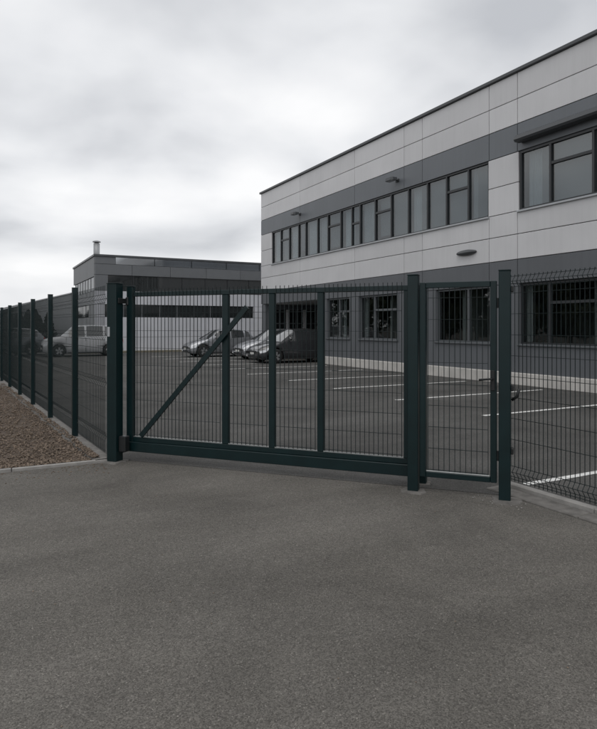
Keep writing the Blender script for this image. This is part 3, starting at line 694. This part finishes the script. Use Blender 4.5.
# ------------------------------------------------------------------ cars
def make_car(name, label, loc, rz, paint, L_=3.9, W_=1.68, H_=1.46, style='hatch', group='cars parked by the buildings'):
    car = empty(name, loc, rz); tag(car, label, 'car', group)
    # local: x from nose (0) to tail (L), y across, z up
    if style == 'hatch':
        top = [(0, .52), (.012, .62), (.05, .72), (.13, .82), (.25, .93), (.43, .955*H_), (.50, .99*H_), (.62, H_), (.78, .975*H_), (.88, .92*H_), (.955, .70*H_), (.985, .60*H_), (1, .50*H_)]
        belt = [(0, .5), (.25, .92), (.6, .965), (.9, 1.03), (1, 1.03)]; sidew = (.335, .89); pil = (.36, .575, .60, .79, .815, .88); scr = (.25, .43); rear = (.88, .955)
    else:
        top = [(0, .60), (.008, .78), (.03, .90), (.10, .985), (.235, 1.06), (.37, .95*H_), (.44, .985*H_), (.60, H_), (.85, .985*H_), (.945, .95*H_), (.98, .70*H_), (.992, .60*H_), (1, .50*H_)]
        belt = [(0, .62), (.1, .93), (.235, 1.03), (.6, 1.05), (.9, 1.09), (1, 1.09)]; sidew = (.28, .95); pil = (.305, .50, .525, .73, .755, .93); scr = (.235, .37); rear = (.945, .98)
    itp = lambda tab, x: float(np.interp(x, [p[0] for p in tab], [p[1] for p in tab]))
    xs = sorted(set([p[0] for p in top] + list(pil) + list(np.linspace(0.02, .98, 45)) + [.335, .29]))
    rw_ = .305; wf, wr = .185*L_/L_, .815
    wb = (.19, .81); wr_ = .31
    rings = []
    for x in xs:
        zt = itp(top, x); zb = min(itp(belt, x), zt - .015)
        e = max(abs(x - .5) * 2, 0) ; hw = W_/2 * (1 - .17 * e**5 - .03 * e**2)
        zl = .17 + .10 * max(0, (.05 - x)/.05) + .12 * max(0, (x - .95)/.05)
        for wx in wb:
            dx = (x - wx) * L_
            if abs(dx) < wr_ + .055: zl = max(zl, wr_ - .01 + math.sqrt((wr_ + .055)**2 - dx*dx))
        zl = min(zl, zb - .06)
        gh = max(0.0, min(1.0, (zt - zb) / .35)); rw = hw * (.93 - .20 * gh)
        l = lambda a, b_, t: a + (b_ - a) * t
        half = [(0, zl), (hw*.90, zl), (hw*.975, zl+.03 if zl < .3 else zl+.01), (hw, l(zl, zb, .40)), (hw*.992, l(zl, zb, .72)), (hw*.955, zb), (l(hw*.94, rw, .55), l(zb, zt, .5)), (rw, zt - .05*gh - .008), (rw*.7, zt - .012*gh-.002), (0, zt)]
        ring = half + [(-y, z) for y, z in reversed(half[1:-1])]
        rings.append([(x*L_, y, z) for y, z in ring])
    n = len(rings[0]); allv = [p for r in rings for p in r]
    groups = {'body': [], 'windscreen': [], 'rear_window': [], 'side_window': [], 'side_window2': [], 'headlight': [], 'headlight2': [], 'tail_light': [], 'tail_light2': []}
    for i in range(len(xs) - 1):
        xm = (xs[i] + xs[i+1]) / 2
        for k in range(n):
            k2 = (k + 1) % n; f = (i*n+k, i*n+k2, (i+1)*n+k2, (i+1)*n+k)
            j = k if k < 9 else (n - 1 - k)           # half-profile segment index 0..8
            left = k < 9; key = 'body'
            if j in (7, 8) and scr[0] < xm < scr[1]: key = 'windscreen'
            elif j in (7, 8) and rear[0] < xm < rear[1]: key = 'rear_window'
            elif j in (5, 6) and pil[0] < xm < pil[5] and not (pil[1] < xm < pil[2]) and not (pil[3] < xm < pil[4]): key = 'side_window' if left else 'side_window2'
            elif j == 4 and .012 < xm < .115: key = 'headlight' if left else 'headlight2'
            elif j in (4,) and xm > .955: key = 'tail_light' if left else 'tail_light2'
            groups[key].append(f)
    groups['body'] += [tuple(range(n)), tuple((len(xs)-1)*n + k for k in range(n-1, -1, -1))]
    for key, fl_ in groups.items():
        if not fl_: continue
        used = sorted({i for f in fl_ for i in f}); mp_ = {a: b_ for b_, a in enumerate(used)}
        mb = MB(); mb.add([allv[i] for i in used], [tuple(mp_[i] for i in f) for f in fl_])
        m = {'body': paint, 'windscreen': 'car_glass', 'rear_window': 'car_glass', 'side_window': 'car_glass', 'side_window2': 'car_glass', 'headlight': 'lens', 'headlight2': 'lens'}.get(key, 'red')
        mb.build(key.rstrip('2'), m, car, smooth=True)
    # bumper intake, grille, plate, underbody
    hw = W_/2*.80
    MB().bbox(-.012, .05, -hw*.72, hw*.72, .24, .36, .01).build('air_intake', 'trim', car); MB().bbox(-.010, .05, -hw*.55, hw*.55, .475, .545, .01).build('grille', 'trim', car)
    MB().bbox(-.02, -.0125, -.24, .24, .385, .47, .002).build('number_plate', 'plate', car)
    MB().box(.3, L_-.3, -W_*.36, W_*.36, .16, .30).build('underbody', 'trim', car)
    for s_ in (-1, 1):
        MB().bbox(L_*(.335), L_*(.335)+.10, s_*(W_/2+.075)-.075, s_*(W_/2+.075)+.055, .95*H_/1.46, 1.07*H_/1.46, .025).build('mirror', paint, car)
        for xx in (pil[0]-.03, (pil[1]+pil[2])/2, (pil[3]+pil[4])/2-.02):       # door shut lines
            zt_s = itp(belt, xx)-.03; MB().bar((L_*xx, s_*(W_/2*.985), .26 if xx < .7 else .62), (L_*xx, s_*(W_/2*.968), zt_s), .009, .030, up=(0, 1, 0)).build('door_seam', 'trim', car)
        MB().bbox(L_*.22, L_*.80, s_*W_/2*.985-.01, s_*W_/2*.985+.014, .52, .56, .005).build('side_moulding', 'trim', car)
        for xx in (.53, .745): MB().bbox(L_*xx, L_*xx+.16, s_*W_/2*.985-.012, s_*W_/2*.985+.012, .80, .825, .006).build('door_handle', paint, car)
        MB().box(L_*.29, L_*.71, s_*W_/2*.985-.012, s_*W_/2*.985+.012, .175, .235).build('sill_trim', 'trim', car)
    for wx in wb:
        for s_ in (-1, 1):
            wc = (wx*L_, s_*(W_/2-.105), wr_)
            t = MB(); pr = [(.60, -.10), (.93, -.10), (1.0, -.07), (1.0, .07), (.93, .10), (.60, .10)]; nn = 28; vs = []
            for q, yy in pr:
                for i in range(nn): a = 2*math.pi*i/nn; vs.append((wr_*q*math.cos(a), yy, wr_*q*math.sin(a)))
            t.add(vs, [(r_*nn+i, r_*nn+(i+1) % nn, (r_+1)*nn+(i+1) % nn, (r_+1)*nn+i) for r_ in range(5) for i in range(nn)])
            wo = t.build('wheel', 'tyre', car, smooth=True, loc=wc)
            rm = MB(); rr = wr_*.615
            rm.tube([(0, -.085*1, 0), (0, .075, 0)], rr*.99, 24)
            rm.build('rim_well', 'trim', wo)
            sp = MB()
            for i in range(5):
                a = 2*math.pi*i/5 + .3
                p = Vector((math.cos(a), 0, math.sin(a))); q = Vector((-math.sin(a), 0, math.cos(a))); yo = s_*.088
                vs = [p*.03+q*.035, p*rr*.97+q*.055, p*rr*.97-q*.055, p*.03-q*.035]
                sp.add([(v.x, yo+s_*d_, v.z) for d_ in (0, .012) for v in vs], [(0,1,2,3),(7,6,5,4),(0,4,5,1),(1,5,6,2),(2,6,7,3),(3,7,4,0)])
            sp.build('rim', 'rim', wo)
    return car
# nose of each car points towards -X
make_car('parked_car', 'silver hatchback seen whole, standing clear of the corner of the office', (9.35, 30.3, 0), 0, 'silver', 3.75, 1.66, 1.46)
make_car('parked_car', 'silver car half hidden behind the black car', (10.75, 26.6, 0), 0, 'silver', 3.8, 1.66, 1.47)
make_car('parked_car', 'black hatchback parked nose out under the edge of the office', (10.25, 23.7, 0), 0, 'black', 3.95, 1.72, 1.50)
make_car('parked_car', 'white people carrier behind the left fence', (2.75, 34.0, 0), R(0), 'white', 4.05, 1.75, 1.66, 'mpv')
make_car('parked_car', 'dark grey car near the conifers, past the nose of the white people carrier', (-.9, 36.4, 0), R(-3), 'grey', 4.1, 1.72, 1.50)

# ------------------------------------------------------------------ shrubs in front of the wing, trees across the road
def leaf_crown(n, shape, size, seed):
    r_ = np.random.default_rng(seed); vs = np.zeros((n*4, 3)); 
    pts = shape(n, r_); ax = r_.normal(size=(n, 3)); ax /= np.linalg.norm(ax, axis=1)[:, None]
    bx = np.cross(ax, r_.normal(size=(n, 3))); bx /= np.linalg.norm(bx, axis=1)[:, None]
    sz = size * r_.uniform(.6, 1.3, n)[:, None]
    for k, (p, q) in enumerate(((-1, 0), (0, -.45), (1, 0), (0, .45))): vs[k::4] = pts + ax*sz*p + bx*sz*q
    return vs, [(4*i, 4*i+1, 4*i+2, 4*i+3) for i in range(n)]
def conif_shape(h, r):
    def f(n, g_):
        z = g_.uniform(.02, 1, n)**1.15; a = g_.uniform(0, 6.283, n)
        rad = r * (1 - z)**.75 * (.35 + .65 * g_.random(n)**.5) * (1 + .25*np.sin(a*5 + z*23)) + .03
        return np.stack([rad*np.cos(a), rad*np.sin(a), z*h], 1)
    return f
def broad_shape(h, r):
    def f(n, g_):
        c = [(g_.normal(0, r*.38), g_.normal(0, r*.38), g_.uniform(.18, .9)*h, g_.uniform(.25, .45)*r) for _ in range(22)]
        idx = g_.integers(0, 22, n); d = g_.normal(size=(n, 3)); d /= np.linalg.norm(d, axis=1)[:, None]
        cc = np.array(c)[idx]; return cc[:, :3] + d * (cc[:, 3] * g_.uniform(.55, 1.05, n))[:, None] * (1, 1, .85)
    return f
def proto_tree(kind, seed, h, r, nleaf, size, leaf):
    trunk = MB(); rr = random.Random(seed)
    trunk.tube([(0, 0, -.05), (rr.uniform(-.1, .1), rr.uniform(-.1, .1), h*.4), (rr.uniform(-.2, .2), rr.uniform(-.2, .2), h*(.93 if kind == 'conif' else .72))], [h*.022, h*.016, h*.004], 8)
    if kind != 'conif':
        for i in range(7):
            a = rr.uniform(0, 6.28); z = h*rr.uniform(.3, .55); trunk.tube([(0, 0, z), (r*.35*math.cos(a), r*.35*math.sin(a), z+h*.16), (r*.7*math.cos(a), r*.7*math.sin(a), z+h*.25)], [h*.009, h*.006, h*.002], 6)
    vs, fs = leaf_crown(nleaf, conif_shape(h, r) if kind == 'conif' else broad_shape(h, r), size, seed)
    c = MB(); c.add(vs.tolist(), fs)
    return trunk, c, leaf
def plant(name, proto, loc, rz, sc, label, cat, group):
    r = empty(name, loc, rz); r.scale = (sc, sc, sc); tag(r, label, cat, group)
    for nm, me_ in proto:
        o = bpy.data.objects.new(nm, me_); COL.objects.link(o); o.parent = r
def protos(kind, specs, leaf):
    res = []
    for sd_, h, r, nl, sz in specs:
        t, c, lf_ = proto_tree(kind, sd_, h, r, nl, sz, leaf)
        a = t.build('tmp', 'bark'); b_ = c.build('tmp', leaf); res.append((('trunk', a.data), ('crown', b_.data)))
        for o in (a, b_): bpy.data.objects.remove(o)
    return res
shr = protos('conif', [(31, 2.9, .75, 2200, .10), (32, 2.4, .8, 2000, .10), (33, 3.2, .7, 2200, .10)], 'conif')
t = 1.5; k = 0
wn_ = Vector((-wd.y, wd.x, 0)).normalized()
while t < 40 and k < 26:
    p = WA + wd.normalized() * t + wn_ * (1.3 + .5*random.random())
    plant('conifer_shrub', shr[k % 3], (p.x, p.y, 0), random.uniform(0, 6), random.uniform(.78, 1.08), 'dark conical conifer shrub in the row along the low wing', 'shrub', 'conifers along the low wing')
    t += random.uniform(.85, 1.45); k += 1
trs = protos('broad', [(41, 8.5, 3.6, 3800, .30), (42, 7.5, 3.4, 3600, .30), (43, 9.5, 3.6, 3800, .30)], 'leaf')
k = 0
for y in np.arange(8, 72, 3.6):
    plant('broadleaf_tree', trs[k % 3], (-19 + random.uniform(-2.5, 2.5), y + random.uniform(-1, 1), 0), random.uniform(0, 6), random.uniform(.85, 1.1), 'dark broadleaf tree in the row across the drive, facing the office', 'tree', 'trees facing the office'); k += 1
